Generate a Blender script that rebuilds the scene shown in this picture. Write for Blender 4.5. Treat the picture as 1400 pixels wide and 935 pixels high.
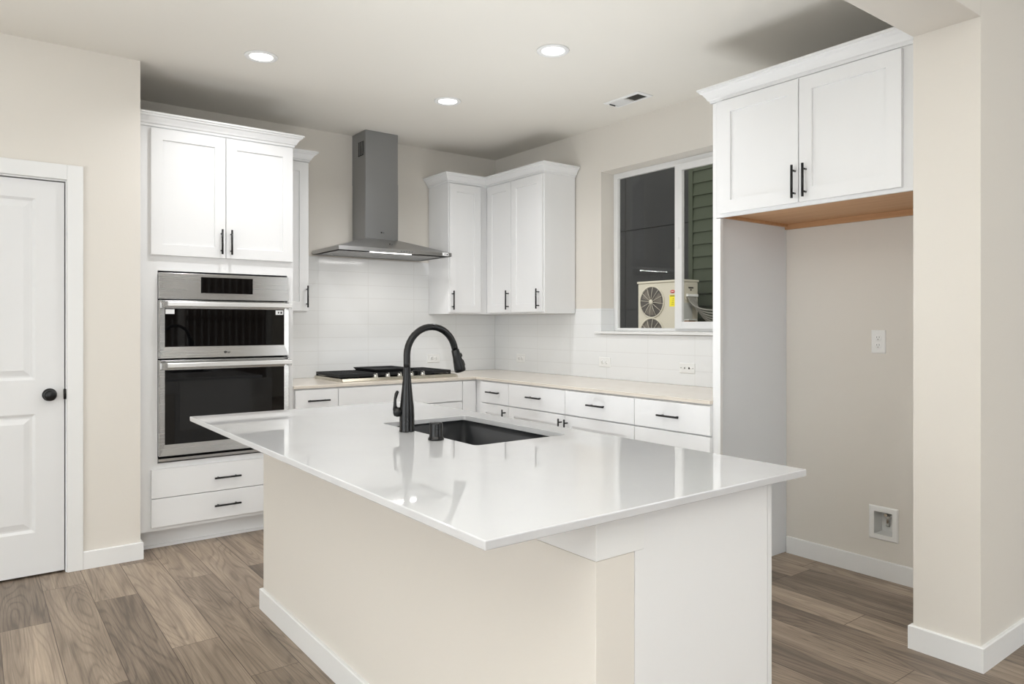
import bpy, bmesh, math, random
from mathutils import Vector, Matrix
random.seed(7)
for o in list(bpy.data.objects): bpy.data.objects.remove(o, do_unlink=True)
sc = bpy.context.scene
PI = math.pi

# ---------------------------------------------------------------- camera
CAMX, CAMY, CAMZ = -3.694, -5.128, 1.29
cam = bpy.data.cameras.new('camera'); camo = bpy.data.objects.new('camera', cam)
sc.collection.objects.link(camo); sc.camera = camo
camo.location = (CAMX, CAMY, CAMZ)
camo.rotation_euler = (PI/2, 0, 0.92335 - PI/2)
cam.sensor_width = 36; cam.lens = 976.76/1400*36
cam.shift_y = -23.57/1400
cam.clip_start = 0.05; cam.clip_end = 100

# ---------------------------------------------------------------- world, light, exposure
EXPOSURE = 0.0
W_STRENGTH = 2.2
FILL_MAIN = 4.0
FILL_LOW = 68.0
FILL_LEFT = 74.0
FILL_CORNER = 40.0
FILL_RIGHT = 18.0
FILL_UP = 122.0
FILL_UP2 = 9.0
FILL_AISLE = 11.5
SPOT_W = 7.0
HOOD_W = 2.2
w = bpy.data.worlds.new('world'); sc.world = w; w.use_nodes = True
bg = w.node_tree.nodes['Background']
bg.inputs[0].default_value = (0.80, 0.80, 0.78, 1); bg.inputs[1].default_value = W_STRENGTH
sc.view_settings.view_transform = 'Standard'; sc.view_settings.look = 'None'
sc.view_settings.exposure = EXPOSURE; sc.view_settings.gamma = 1.0
sc.view_settings.use_curve_mapping = False

COOL = (.90, .955, 1.0)
def area(name, loc, rot, sx, sy, power, col=(1, 1, 1), spread=PI, shape='RECTANGLE'):
    l = bpy.data.lights.new(name, 'AREA'); l.shape = shape; l.size = sx; l.size_y = sy
    l.energy = power; l.color = col; l.spread = spread
    o = bpy.data.objects.new(name, l); sc.collection.objects.link(o)
    o.location = loc; o.rotation_euler = rot
    return o
# added fill lights, none seen: stand-ins for bounced flash and living-side daylight
area('living_side_fill', (-3.6, -6.6, 2.66), (0, 0, 0), 3.2, 2.0, FILL_MAIN, COOL)  # added soft fill under the living-side ceiling, not a fixture
area('rear_fill', (-4.7, -8.7, 1.35), (PI/2, 0, 0), 3.6, 2.2, FILL_LOW, COOL)  # added frontal fill before the solid part of the rear wall
area('left_fill', (-6.75, -3.9, 1.35), (PI/2, 0, -PI/2), 3.4, 2.2, FILL_LEFT, COOL)  # added side fill by the far left wall, which has no window
area('rear_corner_fill', (1.9, -8.7, 1.35), (PI/2, 0, math.radians(12)), 1.7, 2.2, FILL_CORNER, COOL)  # added fill, puts a bright band in the oven steel
area('upward_fill', (-3.9, -4.7, .60), (PI, 0, 0), 1.2, 1.0, FILL_UP, COOL, math.radians(115))  # invented up-light near the camera that brightens the ceiling
area('upward_fill_left', (-4.7, -2.3, .60), (PI, 0, 0), 1.2, 1.0, FILL_UP2, COOL, math.radians(125))  # second added up-light, left of the view, lifts the kitchen ceiling
area('aisle_upward_fill', (-1.30, -2.35, .42), (PI, 0, 0), 1.0, 1.8, FILL_AISLE, COOL, math.radians(112))  # added up-light hidden behind the island, shapes the shade above the cabinets
area('right_side_fill', (0.6, -6.4, 2.4), (math.radians(50), 0, math.radians(40)), 1.6, 1.2, FILL_RIGHT, COOL)  # added fill from the right of the living side, no real source

# ---------------------------------------------------------------- materials
def lin(h):
    h = h.lstrip('#'); c = [int(h[i:i+2], 16)/255 for i in (0, 2, 4)]
    return tuple((x/12.92 if x <= .04045 else ((x+.055)/1.055)**2.4) for x in c) + (1,)
def mat(name, col, rough=.5, metal=0, spec=.5, bump=None, coat=0, aniso=0):
    m = bpy.data.materials.new(name); m.use_nodes = True
    nt = m.node_tree; b = nt.nodes['Principled BSDF']
    b.inputs['Base Color'].default_value = lin(col) if isinstance(col, str) else col
    b.inputs['Roughness'].default_value = rough; b.inputs['Metallic'].default_value = metal
    b.inputs['Specular IOR Level'].default_value = spec
    b.inputs['Coat Weight'].default_value = coat
    if aniso: b.inputs['Anisotropic'].default_value = aniso
    tc = nt.nodes.new('ShaderNodeTexCoord')
    n = nt.nodes.new('ShaderNodeTexNoise'); nt.links.new(tc.outputs['Object'], n.inputs['Vector'])
    if bump:
        n.inputs['Scale'].default_value = bump[0]; n.inputs['Detail'].default_value = 3
        bp = nt.nodes.new('ShaderNodeBump'); bp.inputs['Strength'].default_value = bump[1]; bp.inputs['Distance'].default_value = bump[2]
        nt.links.new(n.outputs['Fac'], bp.inputs['Height']); nt.links.new(bp.outputs[0], b.inputs['Normal'])
    else:
        n.inputs['Scale'].default_value = 30
        mr = nt.nodes.new('ShaderNodeMapRange'); mr.inputs['To Min'].default_value = max(0, rough-.02); mr.inputs['To Max'].default_value = min(1, rough+.02)
        nt.links.new(n.outputs['Fac'], mr.inputs['Value']); nt.links.new(mr.outputs[0], b.inputs['Roughness'])
    return m
M = {}
M['wall'] = mat('wall_paint', '#E0DBD3', .75, spec=.25, bump=(160, .12, .002))
M['ceil'] = mat('ceiling_paint', '#E7E3DB', .85, spec=.2, bump=(140, .12, .002))
M['trim'] = mat('trim_paint', '#E9E9E8', .4, spec=.4)
M['cab'] = mat('cabinet_paint', '#E9E9E9', .38, spec=.45)
M['door'] = mat('door_paint', '#E4E4E4', .42, spec=.4)
M['laminate_shade'] = mat('panel_laminate_shade', '#E6E9ED', .5, spec=.35)  # white panel; the bluish grey of its shaded side is in the colour
M['black'] = mat('black_metal', '#0A0A0B', .28, metal=.2, spec=.5)
M['iron'] = mat('cast_iron', '#17181A', .6, spec=.4, bump=(300, .2, .0008))
M['chrome'] = mat('chrome', '#D0CEC8', .12, metal=1)
M['void_shade'] = mat('dark_void', '#060606', .8, spec=.1)  # near-black colour stands in for shade in the oven gap and hood slots
M['plastic'] = mat('white_plastic', '#EEEEEC', .35, spec=.5)
M['slot'] = mat('slot_dark', '#3A3A38', .6)
M['sink'] = mat('sink_composite', '#27282A', .45, spec=.4, bump=(400, .1, .0005))
M['accream'] = mat('condenser_paint', '#CDC7B7', .5)
M['acdark'] = mat('condenser_dark', '#4A4540', .6)
M['yellow'] = mat('energy_label_yellow', '#F2E21C', .6)
M['red'] = mat('badge_red', '#C63A35', .5)
M['white'] = mat('paper_white', '#F4F4F4', .6)
M['pipe'] = mat('pipe_wrap', '#8F8D86', .6)
M['concrete'] = mat('concrete', '#8F8B84', .9, bump=(30, .4, .01))
M['darkboard'] = mat('dark_board', '#151617', .7)
M['fence'] = mat('fence_wood', '#4A3A2C', .8, bump=(20, .3, .004))
M['meter'] = mat('box_grey', '#B9BAB6', .55)
M['cardboard'] = mat('tan_box', '#A78B72', .8)

def steel(name, col, rough, axis):
    m = mat(name, col, rough, metal=1)
    nt = m.node_tree; b = nt.nodes['Principled BSDF']
    tc = nt.nodes.new('ShaderNodeTexCoord'); mp = nt.nodes.new('ShaderNodeMapping')
    mp.inputs['Scale'].default_value = (2, 2, 220)
    n = nt.nodes.new('ShaderNodeTexNoise'); n.inputs['Scale'].default_value = 1; n.inputs['Detail'].default_value = 2
    nt.links.new(tc.outputs['Object'], mp.inputs[0]); nt.links.new(mp.outputs[0], n.inputs['Vector'])
    mr = nt.nodes.new('ShaderNodeMapRange'); mr.inputs['To Min'].default_value = rough-.015; mr.inputs['To Max'].default_value = rough+.015
    nt.links.new(n.outputs['Fac'], mr.inputs['Value']); nt.links.new(mr.outputs[0], b.inputs['Roughness'])
    b.inputs['Anisotropic'].default_value = .85
    cx = nt.nodes.new('ShaderNodeCombineXYZ'); cx.inputs[2].default_value = 1
    nt.links.new(cx.outputs[0], b.inputs['Tangent'])
    return m
M['steel'] = steel('brushed_steel', '#CACAC9', .27, 'h')
M['steel_bright'] = steel('polished_steel', '#F4F4F3', .45, 'h')
M['steel_dark'] = steel('hood_steel', '#A2A4A6', .4, 'h')
M['steel_warm'] = steel('cooktop_steel', '#C9C3B4', .42, 'h')
M['filter'] = mat('filter_steel', '#B4B4B4', .5, metal=.7)
M['cooktop_side'] = mat('cooktop_side', '#A5988C', .35, metal=.6)

def glass_dark():
    m = mat('oven_glass', '#070708', .03, spec=.55); return m
M['oglass'] = glass_dark()
M['ocav'] = mat('oven_cavity_glass', '#1B1B1B', .12, spec=.5)

def quartz(name, col, rough, vein):
    m = mat(name, col, rough, spec=.55)
    nt = m.node_tree; b = nt.nodes['Principled BSDF']
    tc = nt.nodes.new('ShaderNodeTexCoord')
    n = nt.nodes.new('ShaderNodeTexNoise'); n.inputs['Scale'].default_value = 3.2; n.inputs['Detail'].default_value = 6; n.inputs['Distortion'].default_value = 1.2
    nt.links.new(tc.outputs['Object'], n.inputs['Vector'])
    mx = nt.nodes.new('ShaderNodeMix'); mx.data_type = 'RGBA'
    c = lin(col); mx.inputs[6].default_value = tuple(x*vein for x in c[:3])+(1,); mx.inputs[7].default_value = c
    mr = nt.nodes.new('ShaderNodeMapRange'); mr.inputs['From Min'].default_value = .35; mr.inputs['From Max'].default_value = .55
    nt.links.new(n.outputs['Fac'], mr.inputs['Value']); nt.links.new(mr.outputs[0], mx.inputs[0])
    nt.links.new(mx.outputs[2], b.inputs['Base Color'])
    for l in list(b.inputs['Roughness'].links): nt.links.remove(l)
    b.inputs['Roughness'].default_value = rough
    return m
M['quartz'] = quartz('island_quartz', '#C9C9CA', .03, .98)
M['quartz_cream'] = quartz('perimeter_quartz', '#DCD3C7', .16, .96)

def wood_under():
    m = mat('birch_plywood', '#B98A5E', .55)
    nt = m.node_tree; b = nt.nodes['Principled BSDF']
    tc = nt.nodes.new('ShaderNodeTexCoord'); mp = nt.nodes.new('ShaderNodeMapping'); mp.inputs['Scale'].default_value = (60, 2, 60)
    n = nt.nodes.new('ShaderNodeTexNoise'); n.inputs['Scale'].default_value = 1; n.inputs['Detail'].default_value = 4
    nt.links.new(tc.outputs['Object'], mp.inputs[0]); nt.links.new(mp.outputs[0], n.inputs['Vector'])
    cr = nt.nodes.new('ShaderNodeValToRGB'); cr.color_ramp.elements[0].color = lin('#B08056'); cr.color_ramp.elements[1].color = lin('#CFA47A')
    nt.links.new(n.outputs['Fac'], cr.inputs[0]); nt.links.new(cr.outputs[0], b.inputs['Base Color'])
    return m
M['birch'] = wood_under()

def tile_mat(name, axis, jx, off):
    """glossy white stacked tile, joints every jx horizontally and .1005 m vertically"""
    m = mat(name, '#EBECEC', .12, spec=.5)
    nt = m.node_tree; b = nt.nodes['Principled BSDF']
    tc = nt.nodes.new('ShaderNodeTexCoord'); sp = nt.nodes.new('ShaderNodeSeparateXYZ')
    nt.links.new(tc.outputs['Object'], sp.inputs[0])
    def frac_edge(sock, period, o, wd):
        a = nt.nodes.new('ShaderNodeMath'); a.operation = 'SUBTRACT'; nt.links.new(sock, a.inputs[0]); a.inputs[1].default_value = o
        d = nt.nodes.new('ShaderNodeMath'); d.operation = 'PINGPONG'; nt.links.new(a.outputs[0], d.inputs[0]); d.inputs[1].default_value = period/2
        s = nt.nodes.new('ShaderNodeMapRange'); s.interpolation_type = 'SMOOTHSTEP'
        s.inputs['From Min'].default_value = wd*.45; s.inputs['From Max'].default_value = wd
        nt.links.new(d.outputs[0], s.inputs['Value']); return s.outputs[0]
    e1 = frac_edge(sp.outputs[0 if axis == 'x' else 1], jx, off, .0022)
    e2 = frac_edge(sp.outputs[2], .1005, .892-.898, .0022)
    mn = nt.nodes.new('ShaderNodeMath'); mn.operation = 'MINIMUM'; nt.links.new(e1, mn.inputs[0]); nt.links.new(e2, mn.inputs[1])
    mx = nt.nodes.new('ShaderNodeMix'); mx.data_type = 'RGBA'; mx.inputs[6].default_value = lin('#E0E0DF'); mx.inputs[7].default_value = lin('#EBECEC')
    nt.links.new(mn.outputs[0], mx.inputs[0]); nt.links.new(mx.outputs[2], b.inputs['Base Color'])
    n = nt.nodes.new('ShaderNodeTexNoise'); n.inputs['Scale'].default_value = 9; nt.links.new(tc.outputs['Object'], n.inputs['Vector'])
    ad = nt.nodes.new('ShaderNodeMath'); ad.operation = 'MULTIPLY_ADD'; nt.links.new(n.outputs['Fac'], ad.inputs[0]); ad.inputs[1].default_value = .8; nt.links.new(mn.outputs[0], ad.inputs[2])
    bp = nt.nodes.new('ShaderNodeBump'); bp.inputs['Strength'].default_value = .22; bp.inputs['Distance'].default_value = .0008
    nt.links.new(ad.outputs[0], bp.inputs['Height']); nt.links.new(bp.outputs[0], b.inputs['Normal'])
    return m
M['tile_b'] = tile_mat('tile_back', 'x', .405, -1.449)
M['tile_r'] = tile_mat('tile_right', 'y', .398, -1.587)

def floor_mat():
    m = mat('vinyl_plank', '#8A7767', .42, spec=.4)
    nt = m.node_tree; b = nt.nodes['Principled BSDF']; L = nt.links.new
    def N(t): return nt.nodes.new(t)
    uv = N('ShaderNodeUVMap'); uv.uv_map = 'plank'
    sp = N('ShaderNodeSeparateXYZ'); L(uv.outputs[0], sp.inputs[0])
    at = N('ShaderNodeAttribute'); at.attribute_name = 'rnd'
    sa = N('ShaderNodeSeparateColor'); L(at.outputs['Color'], sa.inputs[0])
    def math_(op, a, bb, c=None):
        x = N('ShaderNodeMath'); x.operation = op
        for i, v in enumerate((a, bb, c)):
            if v is None: continue
            if isinstance(v, (int, float)): x.inputs[i].default_value = v
            else: L(v, x.inputs[i])
        return x.outputs[0]
    off = math_('MULTIPLY', sa.outputs[0], 97.0)
    def noise(su, sv, sc_, det, dist=0.0, rough=.5):
        cb = N('ShaderNodeCombineXYZ')
        L(math_('MULTIPLY', sp.outputs[0], su), cb.inputs[0]); L(math_('MULTIPLY', sp.outputs[1], sv), cb.inputs[1]); L(off, cb.inputs[2])
        n = N('ShaderNodeTexNoise'); n.inputs['Scale'].default_value = sc_; n.inputs['Detail'].default_value = det
        n.inputs['Distortion'].default_value = dist; n.inputs['Roughness'].default_value = rough
        L(cb.outputs[0], n.inputs['Vector']); return n.outputs['Fac']
    big = noise(7.0, .75, 1.0, 1.0, .2)
    rings = math_('SINE', math_('MULTIPLY', big, 120.0), 0)
    rings = math_('MULTIPLY_ADD', rings, .5, .5)
    rings = math_('POWER', rings, 5.0)
    fine = noise(170, 2.6, 1.0, 5, .6, .7)
    blotch = noise(13, 1.0, 1.0, 6, .7, .6)
    v = math_('MULTIPLY_ADD', blotch, .70, math_('MULTIPLY', rings, -.12))
    v = math_('MULTIPLY_ADD', fine, .60, v)
    v = math_('MULTIPLY_ADD', sa.outputs[1], .32, v)
    cr = N('ShaderNodeValToRGB'); e = cr.color_ramp.elements
    e[0].position = .50; e[0].color = lin('#62564B'); e[1].position = 1.15 if False else 1.0; e[1].color = lin('#BBA995')
    m_ = cr.color_ramp.elements.new(.75); m_.color = lin('#928272')
    L(math_('MULTIPLY', v, .90), cr.inputs[0])
    # seams
    du = math_('MINIMUM', sp.outputs[0], math_('SUBTRACT', .181, sp.outputs[0]))
    sz = N('ShaderNodeSeparateColor')
    dv = math_('MINIMUM', sp.outputs[1], math_('SUBTRACT', 1.22, sp.outputs[1]))
    dd = math_('MINIMUM', du, dv)
    mr = N('ShaderNodeMapRange'); mr.interpolation_type = 'SMOOTHSTEP'; mr.inputs['From Min'].default_value = .0004; mr.inputs['From Max'].default_value = .0022; L(dd, mr.inputs['Value'])
    mx = N('ShaderNodeMix'); mx.data_type = 'RGBA'; mx.inputs[6].default_value = lin('#4A3C33'); L(cr.outputs[0], mx.inputs[7]); L(mr.outputs[0], mx.inputs[0])
    L(mx.outputs[2], b.inputs['Base Color'])
    bp = N('ShaderNodeBump'); bp.inputs['Strength'].default_value = .25; bp.inputs['Distance'].default_value = .0012
    L(math_('MULTIPLY_ADD', fine, .25, mr.outputs[0]), bp.inputs['Height']); L(bp.outputs[0], b.inputs['Normal'])
    return m
M['floor'] = floor_mat()

def emit(name, col, s):
    m = bpy.data.materials.new(name); m.use_nodes = True; nt = m.node_tree
    nt.nodes.remove(nt.nodes['Principled BSDF']); e = nt.nodes.new('ShaderNodeEmission')
    e.inputs[0].default_value = col; e.inputs[1].default_value = s
    nt.links.new(e.outputs[0], nt.nodes['Material Output'].inputs[0]); return m
M['lamp'] = emit('lamp_diffuser', (1, .98, .94, 1), 6)
M['led'] = emit('led_strip', (1, .98, .95, 1), 5)

def pane_mat(name, tint, screen=0.0):
    m = bpy.data.materials.new(name); m.use_nodes = True; nt = m.node_tree
    nt.nodes.remove(nt.nodes['Principled BSDF'])
    t = nt.nodes.new('ShaderNodeBsdfTransparent'); t.inputs[0].default_value = tint
    g = nt.nodes.new('ShaderNodeBsdfGlossy'); g.inputs['Roughness'].default_value = .01
    f = nt.nodes.new('ShaderNodeFresnel'); f.inputs[0].default_value = 1.22
    mx = nt.nodes.new('ShaderNodeMixShader')
    nt.links.new(f.outputs[0], mx.inputs[0]); nt.links.new(t.outputs[0], mx.inputs[1]); nt.links.new(g.outputs[0], mx.inputs[2])
    nt.links.new(mx.outputs[0], nt.nodes['Material Output'].inputs[0]); return m
M['pane'] = pane_mat('window_glass', (.93, .93, .92, 1))

def siding_mat():
    m = mat('green_siding', '#3A4131', .8, bump=(60, .3, .003)); return m
M['siding'] = siding_mat()

# ---------------------------------------------------------------- geometry helpers
def new(): return bmesh.new()
def bx(bm, x0, x1, y0, y1, z0, z1):
    x0, x1 = sorted((x0, x1)); y0, y1 = sorted((y0, y1)); z0, z1 = sorted((z0, z1))
    v = [bm.verts.new(p) for p in ((x0,y0,z0),(x1,y0,z0),(x1,y1,z0),(x0,y1,z0),(x0,y0,z1),(x1,y0,z1),(x1,y1,z1),(x0,y1,z1))]
    for f in ((3,2,1,0),(4,5,6,7),(0,1,5,4),(1,2,6,5),(2,3,7,6),(3,0,4,7)): bm.faces.new([v[i] for i in f])
    return bm
def tube(bm, pts, rad, seg=14, caps=True):
    """swept tube; rad = number or one radius per point"""
    pts = [Vector(p) for p in pts]; n = len(pts)
    if isinstance(rad, (int, float)): rad = [rad]*n
    rings = []; ref = None
    for i, p in enumerate(pts):
        d = (pts[min(i+1, n-1)] - pts[max(i-1, 0)]).normalized()
        if ref is None:
            ref = Vector((0, 0, 1)) if abs(d.z) < .9 else Vector((0, 1, 0))
        a = (ref - d*ref.dot(d)).normalized(); b = d.cross(a); ref = a
        rings.append([bm.verts.new(p + (a*math.cos(t)+b*math.sin(t))*rad[i]) for t in [2*PI*k/seg for k in range(seg)]])
    for i in range(n-1):
        for k in range(seg):
            f = bm.faces.new((rings[i][k], rings[i][(k+1) % seg], rings[i+1][(k+1) % seg], rings[i+1][k])); f.smooth = True
    if caps:
        bm.faces.new(rings[0][::-1]); bm.faces.new(rings[-1])
    return bm
def lathe(bm, prof, centre, axis=(0, 0, 1), seg=28):
    """prof = [(radius, height)...] turned about axis through centre"""
    ax = Vector(axis).normalized(); ref = Vector((1, 0, 0)) if abs(ax.x) < .9 else Vector((0, 1, 0))
    a = (ref - ax*ref.dot(ax)).normalized(); b = ax.cross(a); c = Vector(centre); rings = []
    for r, h in prof:
        if r < 1e-6: rings.append([bm.verts.new(c + ax*h)])
        else: rings.append([bm.verts.new(c + ax*h + (a*math.cos(t)+b*math.sin(t))*r) for t in [2*PI*k/seg for k in range(seg)]])
    for i in range(len(rings)-1):
        p, q = rings[i], rings[i+1]
        for k in range(seg):
            k2 = (k+1) % seg
            if len(p) == 1 and len(q) == 1: continue
            if len(p) == 1: f = bm.faces.new((p[0], q[k2], q[k]))
            elif len(q) == 1: f = bm.faces.new((p[k], p[k2], q[0]))
            else: f = bm.faces.new((p[k], p[k2], q[k2], q[k]))
            f.smooth = True
    return bm
def prism(bm, pts, thick):
    """closed polygon (list of 3-D points) extruded by vector thick"""
    t = Vector(thick); a = [bm.verts.new(p) for p in pts]; b = [bm.verts.new(Vector(p)+t) for p in pts]
    bm.faces.new(a[::-1]); bm.faces.new(b)
    for i in range(len(a)):
        j = (i+1) % len(a); bm.faces.new((a[i], a[j], b[j], b[i]))
    return bm

def root_of(o):
    while o.parent: o = o.parent
    return o
def obj(name, bm, m, parent=None, bevel=0.0, autosm=True):
    """link bm (world coordinates) as ONE mesh object"""
    bmesh.ops.recalc_face_normals(bm, faces=bm.faces)
    if parent is not None:
        rl = root_of(parent).location
        bmesh.ops.translate(bm, verts=bm.verts, vec=-rl)
    me = bpy.data.meshes.new(name); bm.to_mesh(me); bm.free()
    for mm in (m if isinstance(m, (list, tuple)) else [m]): me.materials.append(mm)
    o = bpy.data.objects.new(name, me); sc.collection.objects.link(o)
    if parent is not None: o.parent = parent
    if bevel:
        md = o.modifiers.new('edge', 'BEVEL'); md.width = bevel; md.segments = 2; md.limit_method = 'ANGLE'; md.angle_limit = .6
    return o
def tag(o, label, cat, group=None):
    o['label'] = label; o['category'] = cat
    if group: o['group'] = group
    return o
def thing(name, label, cat, loc, group=None):
    o = bpy.data.objects.new(name, None); sc.collection.objects.link(o); o.location = loc; o.empty_display_size = .1
    return tag(o, label, cat, group)
def struct(name, bm, m, bevel=0.0, **k):
    o = obj(name, bm, m, None, bevel); o['kind'] = 'structure'; return o
def dup(root, loc, label):
    r = root.copy(); sc.collection.objects.link(r); r.location = loc; r['label'] = label
    for ch in list(root.children):
        c = ch.copy(); sc.collection.objects.link(c); c.parent = r
        for g in list(ch.children):
            d = g.copy(); sc.collection.objects.link(d); d.parent = c
    return r

# wall frames: 'b' = back wall (a=x, c = distance out from wall), 'r' = right wall (a = -y)
def W(fr, a, b, c): return (a, -c, b) if fr == 'b' else (-c, -a, b)
def fbx(bm, fr, a0, a1, b0, b1, c0, c1):
    p = W(fr, a0, b0, c0); q = W(fr, a1, b1, c1)
    return bx(bm, p[0], q[0], p[1], q[1], p[2], q[2])
def ring_stack(bm, fr, rings):
    """nested rectangles (a0,a1,b0,b1,c): consecutive ones bridged, last one filled"""
    vs = []
    for (a0, a1, b0, b1, c) in rings:
        vs.append([bm.verts.new(W(fr, a, b, c)) for a, b in ((a0, b0), (a1, b0), (a1, b1), (a0, b1))])
    bm.faces.new(vs[0])
    for p, q in zip(vs, vs[1:]):
        for i in range(4):
            j = (i+1) % 4; bm.faces.new((p[i], p[j], q[j], q[i]))
    bm.faces.new(vs[-1])
    return bm
def shaker(fr, a0, a1, b0, b1, c0, t=.02, st=.062, rec=.009):
    bm = new()
    ring_stack(bm, fr, [(a0, a1, b0, b1, c0), (a0, a1, b0, b1, c0+t-.001), (a0+.001, a1-.001, b0+.001, b1-.001, c0+t),
                        (a0+st, a1-st, b0+st, b1-st, c0+t), (a0+st+.002, a1-st-.002, b0+st+.002, b1-st-.002, c0+t-rec)])
    return bm
def slab(fr, a0, a1, b0, b1, c0, t=.02):
    bm = new()
    ring_stack(bm, fr, [(a0, a1, b0, b1, c0), (a0, a1, b0, b1, c0+t-.0015), (a0+.0015, a1-.0015, b0+.0015, b1-.0015, c0+t)])
    return bm
def pull(fr, a, b, c, vert, parent, L=.152):
    """black bar pull centred at (a,b), face at depth c"""
    bm = new(); h = L/2; r = .0058; s = .03; q = L*.34
    if vert:
        tube(bm, [W(fr, a, b-h, c+s), W(fr, a, b+h, c+s)], r, 12)
        for k in (-q, q): tube(bm, [W(fr, a, b+k, c), W(fr, a, b+k, c+s)], .0045, 10)
    else:
        tube(bm, [W(fr, a-h, b, c+s), W(fr, a+h, b, c+s)], r, 12)
        for k in (-q, q): tube(bm, [W(fr, a+k, b, c), W(fr, a+k, b, c+s)], .0045, 10)
    return obj('handle', bm, M['black'], parent)
CROWN = [(0, 0), (.008, 0), (.010, .012), (.018, .016), (.022, .026), (.036, .046), (.046, .052), (.048, .060), (.056, .062), (.056, .072), (0, .072)]
def crown(path, z0, parent, prof=CROWN, name='crown_moulding', m=None, before=None, after=None):
    """profile swept along an XY path, offset to the right-hand side of travel, mitred"""
    P = [Vector(p) for p in path]; n = len(P); bm = new(); cols = []
    for i in range(n):
        d0 = (P[i]-P[i-1]).normalized() if i else (Vector(before) if before else None)
        d1 = (P[i+1]-P[i]).normalized() if i < n-1 else (Vector(after) if after else None)
        n0 = Vector((d0.y, -d0.x)) if d0 else None; n1 = Vector((d1.y, -d1.x)) if d1 else None
        if n0 is None: mt = n1
        elif n1 is None: mt = n0
        else:
            mt = (n0+n1); mt = mt/(mt.dot(n0))
        cols.append([bm.verts.new((P[i].x+mt.x*o, P[i].y+mt.y*o, z0+z)) for o, z in prof])
    k = len(prof)
    for p, q in zip(cols, cols[1:]):
        for i in range(k):
            j = (i+1) % k; bm.faces.new((p[i], q[i], q[j], p[j]))
    bm.faces.new(cols[0]); bm.faces.new(cols[-1][::-1])
    return obj(name, bm, m or M['cab'], parent)

def text_mesh(s, size, loc, fr, m, parent, name, depth=.0006, align='LEFT'):
    cu = bpy.data.curves.new(name, 'FONT'); cu.body = s; cu.size = size; cu.extrude = depth; cu.align_x = align
    t = bpy.data.objects.new('tmp', cu); sc.collection.objects.link(t)
    dg = bpy.context.evaluated_depsgraph_get(); me = bpy.data.meshes.new_from_object(t.evaluated_get(dg))
    bpy.data.objects.remove(t, do_unlink=True)
    R = Matrix.Rotation(PI/2, 4, 'X')
    if fr == 'r': R = Matrix.Rotation(-PI/2, 4, 'Z') @ R
    me.transform(Matrix.Translation(Vector(loc)-root_of(parent).location) @ R)
    me.materials.append(m); o = bpy.data.objects.new(name, me); sc.collection.objects.link(o); o.parent = parent
    return o
def lg_logo(x, y, z, size, m, parent, tilt=0):
    """round face mark and two letters"""
    bm = new(); lathe(bm, [(0, .0007), (size*.55, .0007), (size*.55, 0)], (x, y, z), (0, -1, 0), 20)
    o = obj('logo', bm, m, parent)
    text_mesh('LG', size*1.15, (x+size*.75, y, z-size*.42), 'b', m, o, 'lettering')
    return o

# ================================================================ SETTING
HC = 2.743
# floor: one mesh, one quad per plank
def make_floor():
    bm = new(); uvl = bm.loops.layers.uv.new('plank'); col = bm.loops.layers.float_color.new('rnd')
    known = {0: -1.0, 1: -1.31, -1: -1.445, 3: -1.238, 2: -2.042, 4: -1.81, 5: -2.45, 16: -3.05, 17: -3.07, 15: -3.54}
    w_, L_ = .181, 1.22; x_s = -3.42
    for r in range(-20, 40):
        xa = x_s + r*w_; rr = random.Random(r*31+5)
        off = known.get(r, rr.uniform(-1.22, 0))
        k0 = int((-10.2-off)/L_)-1; k1 = int((1.0-off)/L_)+1
        for k in range(k0, k1):
            ya, yb = off+k*L_, off+(k+1)*L_
            if xa > 2.85 or xa < -7 or (xa > 0 and yb > -3.83): continue
            if yb < -10.0 or ya > .35: continue
            A, B = random.random(), random.random()
            vs = [bm.verts.new(p) for p in ((xa, ya, 0), (xa+w_, ya, 0), (xa+w_, yb, 0), (xa, yb, 0))]
            f = bm.faces.new(vs)
            for l, uv in zip(f.loops, ((0, 0), (w_, 0), (w_, L_), (0, L_))):
                l[uvl].uv = uv; l[col] = (A, B, 0, 1)
    # crop to the room
    for co, no in (((.0, 0, 0), None),):
        pass
    o = obj('floor', bm, M['floor']); o['kind'] = 'structure'
    return o
make_floor()
b = new(); prism(b, [(-7, -9.2, -.12), (3, -9.2, -.12), (3, -3.82, -.12), (.16, -3.82, -.12), (.16, .16, -.12), (-7, .16, -.12)], (0, 0, .116)); sub = struct('floor_slab', b, M['concrete'])

b = new(); prism(b, [(-7, -9.2, HC), (3, -9.2, HC), (3, -3.82, HC), (.16, -3.82, HC), (.16, .16, HC), (-7, .16, HC)], (0, 0, .15)); struct('ceiling', b, M['ceil'])
b = new(); bx(b, -2.953, .16, 0, .16, 0, HC); struct('wall_back', b, M['wall'])
# right wall with the window opening
WY0, WY1, WZ0, WZ1 = -2.545, -1.330, 1.222, 2.412
b = new(); bx(b, 0, .16, -3.82, WY0, 0, HC); bx(b, 0, .16, WY1, 0, 0, HC); bx(b, 0, .16, WY0, WY1, 0, WZ0); bx(b, 0, .16, WY0, WY1, WZ1, HC)
bmesh.ops.remove_doubles(b, verts=b.verts, dist=1e-5); struct('wall_right', b, M['wall'])
# pantry walls with the door opening
DX0, DX1, DZ = -4.09, -3.300, 2.040
b = new(); bx(b, DX1+.004, -2.953, -.753, -.623, 0, HC); bx(b, -7, DX0-.004, -.753, -.623, 0, HC); bx(b, DX0-.004, DX1+.004, -.753, -.623, DZ+.004, HC)
struct('wall_left', b, M['wall'])
b = new(); bx(b, -3.083, -2.953, -.623, .0, 0, HC); struct('wall_return', b, M['wall'])
b = new(); bx(b, -7, -3.083, .0, .16, 0, HC); struct('wall_pantry', b, M['wall'])
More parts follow.
